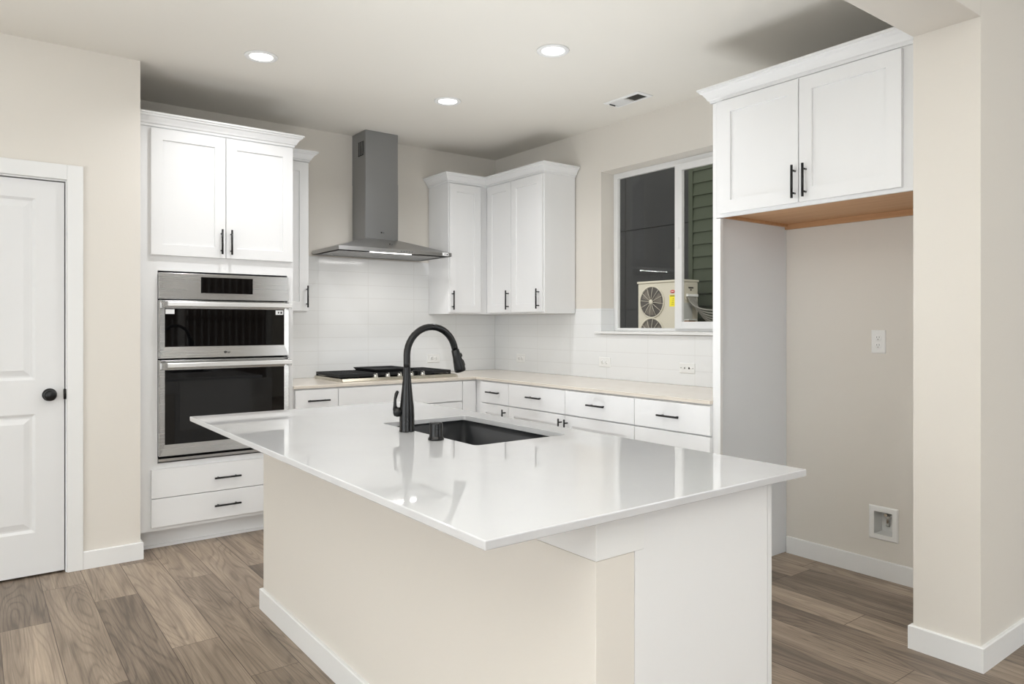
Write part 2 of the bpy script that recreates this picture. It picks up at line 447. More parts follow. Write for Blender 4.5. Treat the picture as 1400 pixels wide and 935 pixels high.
# stub wall beside the refrigerator recess, header beam
b = new(); bx(b, -.70, 3.0, -4.06, -3.82, 0, HC); struct('wall_stub', b, M['wall'], .002)
b = new(); bx(b, -7, -.70, -4.06, -3.82, 2.437, HC); struct('wall_header', b, M['wall'], .002)
# living room behind the camera
b = new(); bx(b, -7.0, -6.85, -9.2, -.753, 0, HC); struct('wall_far_left', b, M['wall'])
b = new(); bx(b, 2.85, 3.0, -9.2, -4.06, 0, HC); struct('wall_far_right', b, M['wall'])
GX0, GX1 = -2.4, .6
b = new(); bx(b, -6.85, GX0, -9.2, -9.05, 0, HC); bx(b, GX1, 2.85, -9.2, -9.05, 0, HC); bx(b, GX0, GX1, -9.2, -9.05, 2.2, HC); struct('wall_rear', b, M['wall'])
def sliding_door():
    b = new()
    for x0, x1 in ((GX0, GX0+.08), ((GX0+GX1)/2-.05, (GX0+GX1)/2+.05), (GX1-.08, GX1)): bx(b, x0, x1, -9.15, -9.07, 0, 2.2)
    bx(b, GX0, GX1, -9.15, -9.07, 2.12, 2.2); bx(b, GX0, GX1, -9.15, -9.07, 0, .09)
    f = struct('window_2', b, M['trim'], .003)
    b = new(); bx(b, GX0+.06, GX1-.06, -9.115, -9.105, .06, 2.14); obj('pane', b, M['pane'], f)
sliding_door()
# baseboards
BB = [(0, 0), (.014, 0), (.014, .090), (.010, .093), (0, .093)]
def baseboard(name, path, h=None):
    o = crown(path, 0, None, BB, name, M['trim']); o['kind'] = 'structure'; return o
baseboard('baseboard_left', [(-2.953, -.60), (-2.953, -.753), (-3.232, -.753)][::-1])
baseboard('baseboard_right', [(0, -2.836), (0, -3.818)])
baseboard('baseboard_stub', [(-.68, -3.82), (-.70, -3.82), (-.70, -4.06), (2.84, -4.06)])
baseboard('baseboard_far_left', [(-6.85, -9.0), (-6.85, -.76)])
baseboard('baseboard_pantry', [(-6.84, -.753), (-4.17, -.753)])

# ---------------------------------------------------------------- pantry door
def pantry_door():
    yf = .745                                      # distance of slab face from the back wall plane
    b = new()
    fbx(b, 'b', DX1-.004, DX1+.0035, 0, DZ+.0035, .645, .753); fbx(b, 'b', DX0-.0035, DX0+.004, 0, DZ+.0035, .645, .753); fbx(b, 'b', DX0+.004, DX1-.004, DZ-.004, DZ+.0035, .645, .753)
    jamb = struct('trim_2', b, M['trim'])
    b = new()
    w_ = .072; x0, x1 = DX0-.002, DX1+.002
    for (a0, a1, b0, b1) in ((x1, x1+w_, 0, DZ+.004+.078), (x0-w_, x0, 0, DZ+.004+.078), (x0, x1, DZ+.004, DZ+.004+.078)):
        fbx(b, 'b', a0, a1, b0, b1, .753, .771)
    struct('trim_1', b, M['trim'], .003)
    # slab with two raised panels
    X0, X1, Z0, Z1 = DX0+.008, DX1-.009, .012, DZ-.010
    b = new()
    pans = [(X0+.125, X1-.125, 1.008, 1.937), (X0+.125, X1-.125, .228, .834)]
    yb = yf-.035
    xs = [X0, pans[0][0], pans[0][1], X1]; zs = [Z0, .228, .834, 1.008, 1.937, Z1]
    def q(a0, a1, b0, b1, c): b.faces.new([b.verts.new(W('b', *p)) for p in ((a0, b0, c), (a1, b0, c), (a1, b1, c), (a0, b1, c))])
    for i in range(3):
        for j in range(5):
            if i == 1 and j in (1, 3): continue
            q(xs[i], xs[i+1], zs[j], zs[j+1], yf)
    for a0, a1, b0, b1 in pans:
        rings = [(0, 0), (.014, -.009), (.022, -.009), (.050, -.001), (.052, -.001)]
        vs = [[b.verts.new(W('b', a, z, yf+dc)) for a, z in ((a0+i, b0+i), (a1-i, b0+i), (a1-i, b1-i), (a0+i, b1-i))] for i, dc in rings]
        for p, r in zip(vs, vs[1:]):
            for k in range(4): b.faces.new((p[k], p[(k+1) % 4], r[(k+1) % 4], r[k]))
        b.faces.new(vs[-1])
    q(X0, X1, Z0, Z1, yb)
    for (p0, p1) in (((X0, Z0), (X1, Z0)), ((X1, Z0), (X1, Z1)), ((X1, Z1), (X0, Z1)), ((X0, Z1), (X0, Z0))):
        b.faces.new([b.verts.new(W('b', *p)) for p in ((p0[0], p0[1], yf), (p1[0], p1[1], yf), (p1[0], p1[1], yb), (p0[0], p0[1], yb))])
    bmesh.ops.remove_doubles(b, verts=b.verts, dist=1e-5)
    d = struct('door_1', b, M['door'])
    b = new(); kx, kz = -3.374, .929
    lathe(b, [(0, 0), (.032, 0), (.033, .004), (.028, .009), (.012, .012), (.011, .032), (.018, .038), (.027, .046), (.0285, .054), (.025, .061), (.015, .066), (0, .067)], (kx, -yf, kz), (0, -1, 0), 32)
    obj('door_knob', b, M['black'], d)
    b = new(); bx(b, DX1-.0095, DX1-.0045, -yf-.003, -yf+.006, kz-.026, kz+.03); lathe(b, [(0, -.027), (.007, -.026), (.007, .026), (0, .027)], (DX1-.006, -yf-.004, kz), (0, 0, 1), 12)
    obj('latch_plate', b, M['black'], d)
pantry_door()

# ---------------------------------------------------------------- window over the counter
def window():
    X0, X1 = .100, .150
    y0, y1, z0, z1 = WY0+.001, WY1-.001, WZ0+.022, WZ1-.001
    b = new(); f = .040; X0 = .128; X1 = .158
    bx(b, X0, X1, y1-f, y1, z0, z1); bx(b, X0, X1, y0, y0+f, z0, z1); bx(b, X0, X1, y0+f, y1-f, z1-f, z1); bx(b, X0, X1, y0+f, y1-f, z0, z0+.022)
    wn = struct('window_1', b, M['trim'], .002)
    ym = -1.975
    # fixed light on the left, sliding sash on the right
    b = new()
    bx(b, .146, .154, ym, y1-f, z0+.022, z1-f); obj('pane', b, M['pane'], wn)
    s = .052; b = new()
    bx(b, .112, .140, ym-.010, ym+.050, z0+.018, z1-f+.004)
    bx(b, .112, .140, y0+f-.004, y0+f+s, z0+.018, z1-f+.004)
    bx(b, .112, .140, y0+f+s, ym-.010, z1-f-.040, z1-f+.004); bx(b, .112, .140, y0+f+s, ym-.010, z0+.018, z0+.066)
    sash = obj('sash', b, M['trim'], wn, .002)
    b = new(); bx(b, .122, .130, y0+f+s-.004, ym-.006, z0+.062, z1-f-.036); obj('pane', b, M['pane'], sash)
    b = new(); bx(b, .106, .112, ym+.012, ym+.026, 1.80, 1.88); obj('latch', b, M['trim'], sash, .001)
    # sill board
    b = new(); prism(b, [(.128, y0+.002, WZ0+.001), (-.009, y0+.002, WZ0+.001), (-.009, y0-.03, WZ0+.001), (-.030, y0-.03, WZ0+.001), (-.030, y1+.045, WZ0+.001), (-.009, y1+.045, WZ0+.001), (-.009, y1-.002, WZ0+.001), (.128, y1-.002, WZ0+.001)], (0, 0, .020))
    o = struct('trim_3', b, M['trim'], .003)
window()

# ---------------------------------------------------------------- tile
CT = .898
def tiles():
    t = .008
    r = thing('tile_backsplash', 'glossy white stacked tile backsplash behind the gas cooktop and under the hood', 'backsplash', (-1.4, -.001, CT))
    b = new(); bx(b, -2.058, -.0095, -.001, -t, CT+.001, 1.374); bx(b, -1.828, -.684, -.001, -t, 1.374, 1.800)
    obj('tile_field', b, M['tile_b'], r)
    r = thing('tile_backsplash', 'glossy white tile backsplash along the window wall, from corner to tall panel', 'backsplash', (-.001, -1.4, CT))
    b = new(); bx(b, -.001, -t, WY1-.0, -.0005, CT+.001, 1.374); bx(b, -.001, -t, WY1, -1.058, 1.374, 1.411); bx(b, -.001, -t, -2.808, WY1, CT+.001, WZ0-.003)
    bx(b, -.001, -t, -2.808, WY0-.032, WZ0-.003, 1.411)
    obj('tile_field', b, M['tile_r'], r)
    b = new(); bx(b, -t, .126, WY1-.0008, WY1-.007, WZ0+.022, 1.411); obj('jamb_tile', b, M['tile_r'], r)
tiles()

# ================================================================ CABINETS
def oven_cabinet():
    r = thing('oven_cabinet', 'tall white shaker cabinet housing the double wall oven', 'cabinet', (-2.5, -.3, 0))
    F = .655
    b = new()
    # carcass with the oven opening
    fbx(b, 'b', -2.950, -2.848, .115, 2.440, .001, F); fbx(b, 'b', -2.098, -2.062, .115, 2.440, .001, F)
    fbx(b, 'b', -2.848, -2.098, .115, .498, .001, F); fbx(b, 'b', -2.848, -2.098, 1.600, 2.440, .001, F); fbx(b, 'b', -2.848, -2.098, .498, 1.600, .001, .02)
    obj('body', b, M['cab'], r)
    b = new(); fbx(b, 'b', -2.950, -2.062, 0, .115, .30, .577); fbx(b, 'b', -2.950, -2.066, 0, .016, .577, .589)
    obj('toe_kick', b, M['cab'], r)
    for a0, a1, h in ((-2.886, -2.4795, -2.505), (-2.4755, -2.069, -2.450)):
        d = obj('door', shaker('b', a0, a1, 1.688, 2.408, F), M['cab'], r); pull('b', h, 1.783, F+.02, True, d, .148)
    for z0, z1, hz in ((.138, .2985, .218), (.3025, .467, .382)):
        d = obj('drawer', slab('b', -2.884, -2.071, z0, z1, F), M['cab'], r); pull('b', -2.4725, hz, F+.02, False, d, .152)
    crown([(-2.950, -F), (-2.062, -F), (-2.062, -.372)], 2.418, r)
oven_cabinet()

def wall_cab(name, label, fr, a0, a1, z0, z1, depth, doors, crown_path, base, before=None, after=None):
    r = thing(name, label, 'cabinet', base)
    b = new(); fbx(b, fr, a0, a1, z0, z1, .009 if fr == 'b' or fr == 'r' else .001, depth); obj('body', b, M['cab'], r)
    for (d0, d1, dz0, dz1, hand) in doors:
        d = obj('door', shaker(fr, d0, d1, dz0, dz1, depth), M['cab'], r)
        if hand is not None: pull(fr, hand, 1.484, depth+.02, True, d, .15)
    if crown_path: crown(crown_path, 2.418, r, before=before, after=after)
    return r
FU = .312
r = wall_cab('upper_cabinet', 'narrow white wall cabinet wedged between oven cabinet and hood', 'b', -2.060, -1.830, 1.376, 2.440, FU,
         [(-2.056, -1.834, 1.386, 2.410, -1.849)], [(-2.060, -FU), (-1.830, -FU), (-1.830, -.002)], (-1.95, -.15, 1.376))
# corner pair
r = wall_cab('upper_cabinet', 'white single-door wall cabinet just right of the range hood', 'b', -.684, -.3135, 1.376, 2.440, FU,
         [(-.680, -.384, 1.386, 2.410, -.662)], [(-.684, -.009), (-.684, -FU), (-FU, -FU)], (-.5, -.15, 1.376), after=(0, -1))
r = wall_cab('upper_cabinet', 'white two-door wall cabinet on the window wall, left of the window', 'r', .001, 1.056, 1.376, 2.440, FU,
         [(.347, .6635, 1.386, 2.410, .637), (.6675, 1.048, 1.386, 2.410, 1.014)], [(-FU, -FU), (-FU, -1.056), (-.009, -1.056)], (-.15, -.6, 1.376), before=(1, 0))

def fridge_cabinet():
    r = thing('refrigerator_cabinet', 'deep white two-door cabinet over the empty refrigerator recess', 'cabinet', (-.3, -3.3, 1.84))
    F = .640
    b = new()
    fbx(b, 'r', 2.832, 3.815, 1.862, 2.470, .001, F); fbx(b, 'r', 2.832, 3.815, 1.838, 1.862, F-.018, F)
    fbx(b, 'r', 3.797, 3.815, 1.838, 1.862, .001, F-.018)
    obj('body', b, M['cab'], r)
    b = new(); fbx(b, 'r', 2.832, 3.796, 1.857, 1.8615, .001, F-.019); fbx(b, 'r', 2.832, 3.796, 1.828, 1.857, .001, .020); fbx(b, 'r', 2.832, 2.850, 1.842, 1.857, .020, F-.02)
    obj('underside', b, M['birch'], r)['label'] = 'bare birch plywood underside'
    for a0, a1, h in ((2.866, 3.2990, 3.284), (3.3030, 3.757, 3.338)):
        d = obj('door', shaker('r', a0, a1, 1.855, 2.424, F), M['cab'], r); pull('r', h, 1.948, F+.02, True, d, .152)
    crown([(-.002, -2.806), (-F-.001, -2.806), (-F-.001, -3.815)], 2.432, r)
    p = thing('end_panel', 'tall white side panel with shade tinted into its colour, between the counter and the refrigerator recess', 'panel', (-.3, -2.82, 0))
    b = new(); fbx(b, 'r', 2.810, 2.830, 0.002, 2.430, .001, F-.02); obj('board', b, M['laminate_shade'], p)
    b = new(); fbx(b, 'r', 2.810, 2.856, 0.002, 1.834, F-.0195, F); fbx(b, 'r', 2.810, 2.8315, 1.834, 2.430, F-.0195, F); obj('edge_strip', b, M['cab'], p)
fridge_cabinet()

def base_cab(label, fr, a0, a1, fronts, base, kick=True, cut=None):
    """fronts: (kind, a0, a1, z0, z1, handle a, handle z, vertical)"""
    r = thing('base_cabinet', label, 'cabinet', base)
    top = .862 if cut else .877
    b = new(); fbx(b, fr, a0, a1, .112, top if not cut else .80, .001, .640)
    if cut: fbx(b, fr, a0, a1, .80, .877, .600, .640)
    obj('body', b, M['cab'], r)
    b = new(); fbx(b, fr, a0+.0005, a1-.0005, 0, .112, .35, .570); obj('toe_kick', b, M['cab'], r)
    for (k, d0, d1, z0, z1, ha, hz, vert) in fronts:
        bm = slab(fr, d0, d1, z0, z1, .640) if k == 'drawer' or k == 'false_front' else shaker(fr, d0, d1, z0, z1, .640)
        d = obj(k, bm, M['cab'], r)
        if ha is not None: pull(fr, ha, hz, .660, vert, d, .15 if not vert else .15)
    return r
# back wall run
base_cab('white base cabinet with one small drawer beside the oven cabinet', 'b', -2.0605, -1.757,
         [('drawer', -2.047, -1.7575, .716, .868, -1.900, .799, False), ('door', -2.047, -1.7575, .128, .708, -1.79, .60, True)], (-1.9, -.3, 0))
base_cab('wide white base cabinet under the gas cooktop with a plain false front', 'b', -1.756, -.775,
         [('false_front', -1.753, -.780, .724, .868, None, 0, False), ('drawer', -1.753, -.780, .430, .716, -1.26, .64, False), ('drawer', -1.753, -.780, .128, .422, -1.26, .34, False)], (-1.25, -.3, 0), cut=True)
b = new(); bx(b, -.774, -.001, -.640, -.001, .112, .877); bx(b, -.6405, -.001, -.724, -.6405, .112, .877); bx(b, -.774, -.35, -.57, -.35, 0, .112); bx(b, -.570, -.35, -.724, -.57, 0, .112)
r = thing('base_cabinet', 'blind white corner base cabinet filling the inside corner of the counter', 'cabinet', (-.4, -.4, 0)); obj('body', b, M['cab'], r)
b = new(); bx(b, -.774, -.6605, -.6605, -.6405, .112, .868); obj('filler_panel', b, M['cab'], r, .001)
# window wall run
base_cab('narrow white base cabinet with one drawer, nearest the inside corner', 'r', .7245, 1.0735,
         [('drawer', .728, 1.0715, .716, .868, .906, .797, False), ('door', .728, 1.0715, .128, .708, 1.037, .612, True)], (-.3, -.9, 0))
base_cab('white base cabinet under the window, drawer over door, left of the paired door pulls', 'r', 1.0745, 1.6765,
         [('drawer', 1.0755, 1.6745, .716, .868, 1.379, .797, False), ('door', 1.0755, 1.6745, .128, .708, 1.646, .612, True)], (-.3, -1.38, 0))
base_cab('white base cabinet under the window, drawer over door, right of the paired door pulls', 'r', 1.6775, 2.2790,
         [('drawer', 1.6785, 2.2770, .716, .868, 1.980, .797, False), ('door', 1.6785, 2.2770, .128, .708, 1.703, .612, True)], (-.3, -1.98, 0))
base_cab('white stack of slab drawers next to the tall end panel', 'r', 2.2800, 2.8090,
         [('drawer', 2.2810, 2.8070, .716, .868, 2.546, .793, False), ('drawer', 2.2810, 2.8070, .430, .708, 2.546, .56, False), ('drawer', 2.2810, 2.8070, .128, .422, 2.546, .34, False)], (-.3, -2.55, 0))

# L-shaped counter
def counter():
    r = thing('countertop', 'L-shaped cream quartz countertop running under the backsplash', 'countertop', (-.4, -.4, .878))
    b = new()
    prism(b, [(-2.0605, -.001, .8785), (-2.0605, -.663, .8785), (-.663, -.663, .8785), (-.663, -2.8085, .8785), (-.001, -2.8085, .8785), (-.001, -.001, .8785)], (0, 0, .0195))
    obj('slab', b, M['quartz_cream'], r, .002)
counter()

# ================================================================ APPLIANCES
def wall_oven():
    r = thing('built_in_oven', 'stainless steel combination microwave and wall oven with black glass doors', 'oven', (-2.47, -.4, .508))
    a0, a1 = -2.846, -2.100; ac = (a0+a1)/2
    b = new(); fbx(b, 'b', a0+.02, a1-.02, .512, 1.585, .05, .6555); fbx(b, 'b', a0, a1, .508, .534, .6556, .664); obj('housing', b, M['void_shade'], r)
    # bottom vent trim
    b = new(); fbx(b, 'b', a0, a1, .508, .524, .664, .676); obj('vent_trim', b, M['steel'], r, .001)
    # control panel
    b = new(); fbx(b, 'b', a0, a1, 1.437, 1.588, .6556, .682); cp = obj('control_panel', b, M['steel'], r, .002)
    b = new(); fbx(b, 'b', -2.621, -2.322, 1.476, 1.570, .682, .6835); obj('display', b, M['oglass'], cp)
    def leaf(z0, z1, gz0, gz1, hz, name):
        b = new(); c = .6556; g0, g1 = a0+.030, a1-.028
        # frame with mitred, slightly dished inner edges
        vs = []
        rings = [(a0, a1, z0, z1, c), (a0, a1, z0, z1, .690), (a0+.003, a1-.003, z0+.003, z1-.003, .694), (g0, g1, gz0, gz1, .684), (g0, g1, gz0, gz1, .676)]
        ring_stack(b, 'b', rings)
        d = obj(name, b, M['steel'], r)
        b = new(); fbx(b, 'b', g0+.0005, g1-.0005, gz0+.0005, gz1-.0005, .6765, .6835); gl = obj('glass', b, M['oglass'], d)
        # handle: wide flat bar on two end brackets
        b = new(); ring_stack(b, 'b', [(a0+.036, a1+.004, hz-.012, hz+.012, .716), (a0+.036, a1+.004, hz-.014, hz+.014, .722), (a0+.036, a1+.004, hz-.014, hz+.014, .730), (a0+.036, a1+.004, hz-.010, hz+.010, .737)])
        h = obj('handle', b, M['steel_bright'], d)
        for x in (a0+.014, a1-.018):
            b = new(); fbx(b, 'b', x, x+.021, hz-.022, hz+.014, .690, .735); obj('bracket', b, M['steel'], d, .001)
        return d, gl
    d1, g1_ = leaf(1.096, 1.430, 1.163, 1.384, 1.408, 'microwave_door')
    d2, g2_ = leaf(.540, 1.088, .604, 1.030, 1.058, 'oven_door')
    # oven cavity window within the lower glass
    b = new(); fbx(b, 'b', -2.735, -2.205, .680, .965, .6838, .6842); cw = obj('cavity_window', b, M['ocav'], d2)
    b = new()
    for z in (.835, .862, .720): fbx(b, 'b', -2.72, -2.26, z, z+.002, .6843, .6846)
    # logo and stickers
    lg_logo(-2.485, -.6925, 1.128, .013, M['slot'], d1)
    b = new(); fbx(b, 'b', -2.812, -2.765, 1.352, 1.379, .6836, .6842); s = obj('sticker', b, M['white'], d1)
    b = new(); fbx(b, 'b', -2.182, -2.134, 1.352, 1.379, .6836, .6842); s = obj('sticker', b, M['white'], d1)
    b = new(); fbx(b, 'b', -2.168, -2.160, 1.360, 1.371, .6843, .6848); fbx(b, 'b', -2.152, -2.142, 1.359, 1.372, .6843, .6848); obj('print', b, M['slot'], s)
wall_oven()

def range_hood():
    r = thing('range_hood', 'stainless steel chimney range hood on the wall above the cooktop', 'range hood', (-1.225, -.25, 1.81))
    cx = -1.224; X0, X1 = cx-.457, cx+.457; Yf = -.492; z0 = 1.810; z1 = 1.838; zt = 1.934
    hx = .136; yc = -.235
    # canopy: hollow below
    b = new()
    def R(x0, x1, y0, y1, z): return [b.verts.new(p) for p in ((x0, y0, z), (x1, y0, z), (x1, y1, z), (x0, y1, z))]
    lo = R(X0, X1, Yf, -.009, z0); mid = R(X0, X1, Yf, -.009, z1); top = R(cx-hx-.002, cx+hx+.002, yc-.002, -.009, zt)
    li = R(X0+.012, X1-.012, Yf+.012, -.021, z0); lu = R(X0+.012, X1-.012, Yf+.012, -.021, z0+.004)
    for p, q in ((lo, mid), (mid, top), (lo, li), (li, lu)):
        for i in range(4):
            j = (i+1) % 4; b.faces.new((p[i], p[j], q[j], q[i]))
    b.faces.new(top); b.faces.new(lu)
    canopy = obj('canopy', b, M['steel_hood'], r)
    # chimney in two telescoping sections
    b = new(); bx(b, cx-hx, cx+hx, yc, -.009, zt, 2.36); low = obj('lower_chimney', b, M['steel_dark'], r, .001)
    b = new(); bx(b, cx-hx+.0015, cx+hx-.0015, yc+.0015, -.001, 2.36, HC-.001); up = obj('upper_chimney', b, M['steel_dark'], r, .001)
    for s in (-1, 1):
        b = new(); x = cx+s*(hx-.001); bx(b, x, x+s*.002, -.200, -.110, 2.56, 2.665)
        v = obj('vent_slot', b, M['void_shade'], up)
        b = new()
        for k in range(5): bx(b, x+s*.002, x+s*.0035, -.198+k*.020, -.190+k*.020, 2.563, 2.662)
        obj('louvre', b, M['steel_dark'], v)
    # filters, lamp
    for s in (-1, 1):
        b = new(); xc = cx+s*.212
        bx(b, xc-.205, xc+.205, -.400, -.045, z0+.0005, z0+.0035)
        for k in range(14):
            x = xc-.19+k*.0285; bx(b, x, x+.010, -.390, -.055, z0-.0015, z0+.0005)
        obj('filter', b, M['filter'], canopy)
    b = new(); bx(b, cx-.20, cx+.13, -.455, -.437, z0-.001, z0+.003); obj('lamp_strip', b, M['led'], canopy)
    l = area('hood_lamp_light', (cx-.03, -.446, z0-.004), (0, 0, 0), .40, .02, HOOD_W, (1, .98, .95)); l.parent = r; l.location = Vector((cx-.03, -.446, z0-.004))-r.location
    # controls, sticker, marks
    b = new()
    for k in range(5): bx(b, cx+.02+k*.022, cx+.032+k*.022, Yf-.0015, Yf, z0+.009, z0+.019)
    obj('button_row', b, M['steel_dark'], canopy)
    b = new(); bx(b, X1-.082, X1-.030, Yf-.0008, Yf, z0+.004, z1-.001); s_ = obj('sticker', b, M['white'], canopy)
    b = new(); bx(b, X1-.062, X1-.056, Yf-.0014, Yf-.0008, z0+.010, z0+.022); bx(b, X1-.046, X1-.038, Yf-.0014, Yf-.0008, z0+.008, z0+.022); obj('print', b, M['slot'], s_)
    lg_logo(cx-.005, yc-.0006, 1.985, .011, M['slot'], low)
    # mark on the sloping front
    lg_logo(cx-.012, -.385, 1.8835, .010, M['slot'], canopy)
M['steel_hood'] = steel('canopy_steel', '#BDBDBD', .3, 'h')
range_hood()

def cooktop():
    r = thing('gas_cooktop', 'stainless gas cooktop with black cast iron grates and centre griddle', 'cooktop', (-1.224, -.3, .898))
    X0, X1, Y0, Y1 = -1.686, -.762, -.572, -.060; z = .8985
    b = new()
    def R(x0, x1, y0, y1, zz): return [b.verts.new(p) for p in ((x0, y0, zz), (x1, y0, zz), (x1, y1, zz), (x0, y1, zz))]
    ls = [R(X0, X1, Y0, Y1, z), R(X0, X1, Y0, Y1, z+.004), R(X0+.004, X1-.004, Y0+.022, Y1-.004, z+.019), R(X0+.008, X1-.008, Y0+.028, Y1-.008, z+.020), R(X0+.03, X1-.03, Y0+.100, Y1-.03, z+.020), R(X0+.045, X1-.045, Y0+.110, Y1-.045, z+.014)]
    for p, q in zip(ls, ls[1:]):
        for i in range(4):
            j = (i+1) % 4; b.faces.new((p[i], p[j], q[j], q[i]))
    b.faces.new(ls[0]); b.faces.new(ls[-1])
    obj('deck', b, M['steel_warm'], r)
    def burner(x, y, rad):
        b = new(); lathe(b, [(0, 0), (rad*1.25, 0), (rad*1.2, .006), (rad, .008), (rad, .014), (rad*.9, .018), (0, .019)], (x, y, z+.0142), (0, 0, 1), 24)
        obj('burner', b, M['iron'], r)
    for x, y, q in ((-1.54, -.40, .030), (-1.54, -.17, .026), (-.908, -.40, .030), (-.908, -.17, .026), (-1.224, -.25, .040)): burner(x, y, q)
    def grate(x0, x1, y0, y1):
        b = new(); zt = z+.048; zb = z+.032; t = .009
        bx(b, x0, x1, y0, y0+t, zb-.006, zt); bx(b, x0, x1, y1-t, y1, zb-.006, zt); bx(b, x0, x0+t, y0+t, y1-t, zb-.006, zt); bx(b, x1-t, x1, y0+t, y1-t, zb-.006, zt)
        n = 9
        for k in range(1, n):
            yy = y0 + (y1-y0)*k/n; bx(b, x0+t, x1-t, yy-t/2, yy+t/2, zb, zt)
        xm = (x0+x1)/2; bx(b, xm-t/2, xm+t/2, y0+t, y1-t, zb-.001, zt-.001)
        for x in (x0, x1-.014):
            for y in (y0, y1-.014): bx(b, x, x+.014, y, y+.014, z+.0145, zb-.006)
        obj('grate', b, M['iron'], r, .0015)
    grate(-1.675, -1.394, -.490, -.070); grate(-1.054, -.773, -.490, -.070); grate(-1.388, -1.060, -.455, -.070)
    # griddle tray on the centre grate
    b = new(); x0, x1, y0, y1, zz = -1.385, -1.063, -.450, -.075, z+.0485
    ls = [R(x0+.015, x1-.015, y0+.015, y1-.015, zz), R(x0, x1, y0, y1, zz+.022), R(x0+.008, x1-.008, y0+.008, y1-.008, zz+.022), R(x0+.020, x1-.020, y0+.020, y1-.020, zz+.006)]
    for p, q in zip(ls, ls[1:]):
        for i in range(4):
            j = (i+1) % 4; b.faces.new((p[i], p[j], q[j], q[i]))
    b.faces.new(ls[0]); b.faces.new(ls[-1]); obj('griddle', b, M['iron'], r)
    for k in range(5):
        x = -1.415 + k*.0955; b = new()
        lathe(b, [(0, 0), (.021, 0), (.021, .004), (.017, .007), (.0165, .014), (.015, .020), (.013, .022), (0, .022)], (x, -.512, z+.0203), (0, -.15, 1), 22)
        kn = obj('knob', b, M['chrome'], r)
        b = new(); bx(b, x-.003, x+.003, -.534, -.499, z+.040, z+.050); obj('grip', b, M['chrome'], kn, .001)
cooktop()

# ================================================================ ISLAND
IZ = .898
def island():
    r = thing('kitchen_island', 'kitchen island base with cream half wall and white end panel', 'kitchen island', (-2.35, -2.95, 0))
    Xw = -2.637; Y0, Y1 = -4.025, -1.858; XF = -1.985
    b = new(); bx(b, Xw, -2.518, Y0, Y1, 0, .786); obj('half_wall', b, M['wall'], r, .0015)
    b = new(); bx(b, Xw-.001, -2.489, Y0-.002, Y1+.002, .787, .8775); obj('apron_board', b, M['trim'], r, .001)
    # cabinet body behind the half wall, open where the sink hangs
    for ya, yb in ((Y0, Y0+.016), (Y1-.016, Y1)):
        b = new(); prism(b, [(-2.517, ya, 0), (-2.015, ya, 0), (-2.015, ya, .8775), (-2.488, ya, .8775), (-2.488, ya, .7865), (-2.517, ya, .7865)], (0, yb-ya, 0)); obj('end_panel', b, M['cab'], r, .001)
    b = new(); bx(b, -2.517, XF, Y0+.017, Y1-.017, .10, .60)
    for ya, yb in ((Y0+.017, Y0+.036), (Y1-.036, Y1-.017)): bx(b, -2.487, XF, ya, yb, .60, .8775)
    obj('body', b, M['cab'], r)
    b = new(); bx(b, -2.517, XF-.07, Y0+.017, Y1-.017, 0, .0995); obj('toe_kick', b, M['cab'], r)
    ys = [Y0+.017, -3.60, -3.23, -2.52, Y1-.017]
    for a, c in zip(ys, ys[1:]):
        d = obj('door', shaker_px(a+(.0 if a == ys[0] else .002), c-.002, .12, .868, XF+.001, .020), M['cab'], r)
        b = new(); ym = (a+c)/2; tube(b, [(XF+.051, ym-.075, .80), (XF+.051, ym+.075, .80)], .0058, 12)
        for k in (-.048, .048): tube(b, [(XF+.021, ym+k, .80), (XF+.051, ym+k, .80)], .0045, 10)
        obj('handle', b, M['black'], d)
    BBp = [(0, 0), (.014, 0), (.014, .090), (.010, .093), (0, .093)]
    crown([(-2.52, Y1), (Xw, Y1), (Xw, Y0-.001), (-2.52, Y0-.001)][::1], 0, r, BBp, 'baseboard', M['trim'])
def shaker_px(y0, y1, z0, z1, x, t):
    """shaker front that faces +X"""
    b = new(); st = .06
    rings = [(y0, y1, z0, z1, x), (y0, y1, z0, z1, x+t-.001), (y0+.001, y1-.001, z0+.001, z1-.001, x+t), (y0+st, y1-st, z0+st, z1-st, x+t), (y0+st+.002, y1-st-.002, z0+st+.002, z1-st-.002, x+t-.009)]
    vs = [[b.verts.new((xx, p, q)) for p, q in ((a, c), (bb, c), (bb, d), (a, d))] for a, bb, c, d, xx in rings]
    b.faces.new(vs[0])
    for p, q in zip(vs, vs[1:]):
        for i in range(4): b.faces.new((p[i], p[(i+1) % 4], q[(i+1) % 4], q[i]))
    b.faces.new(vs[-1]); return b
island()

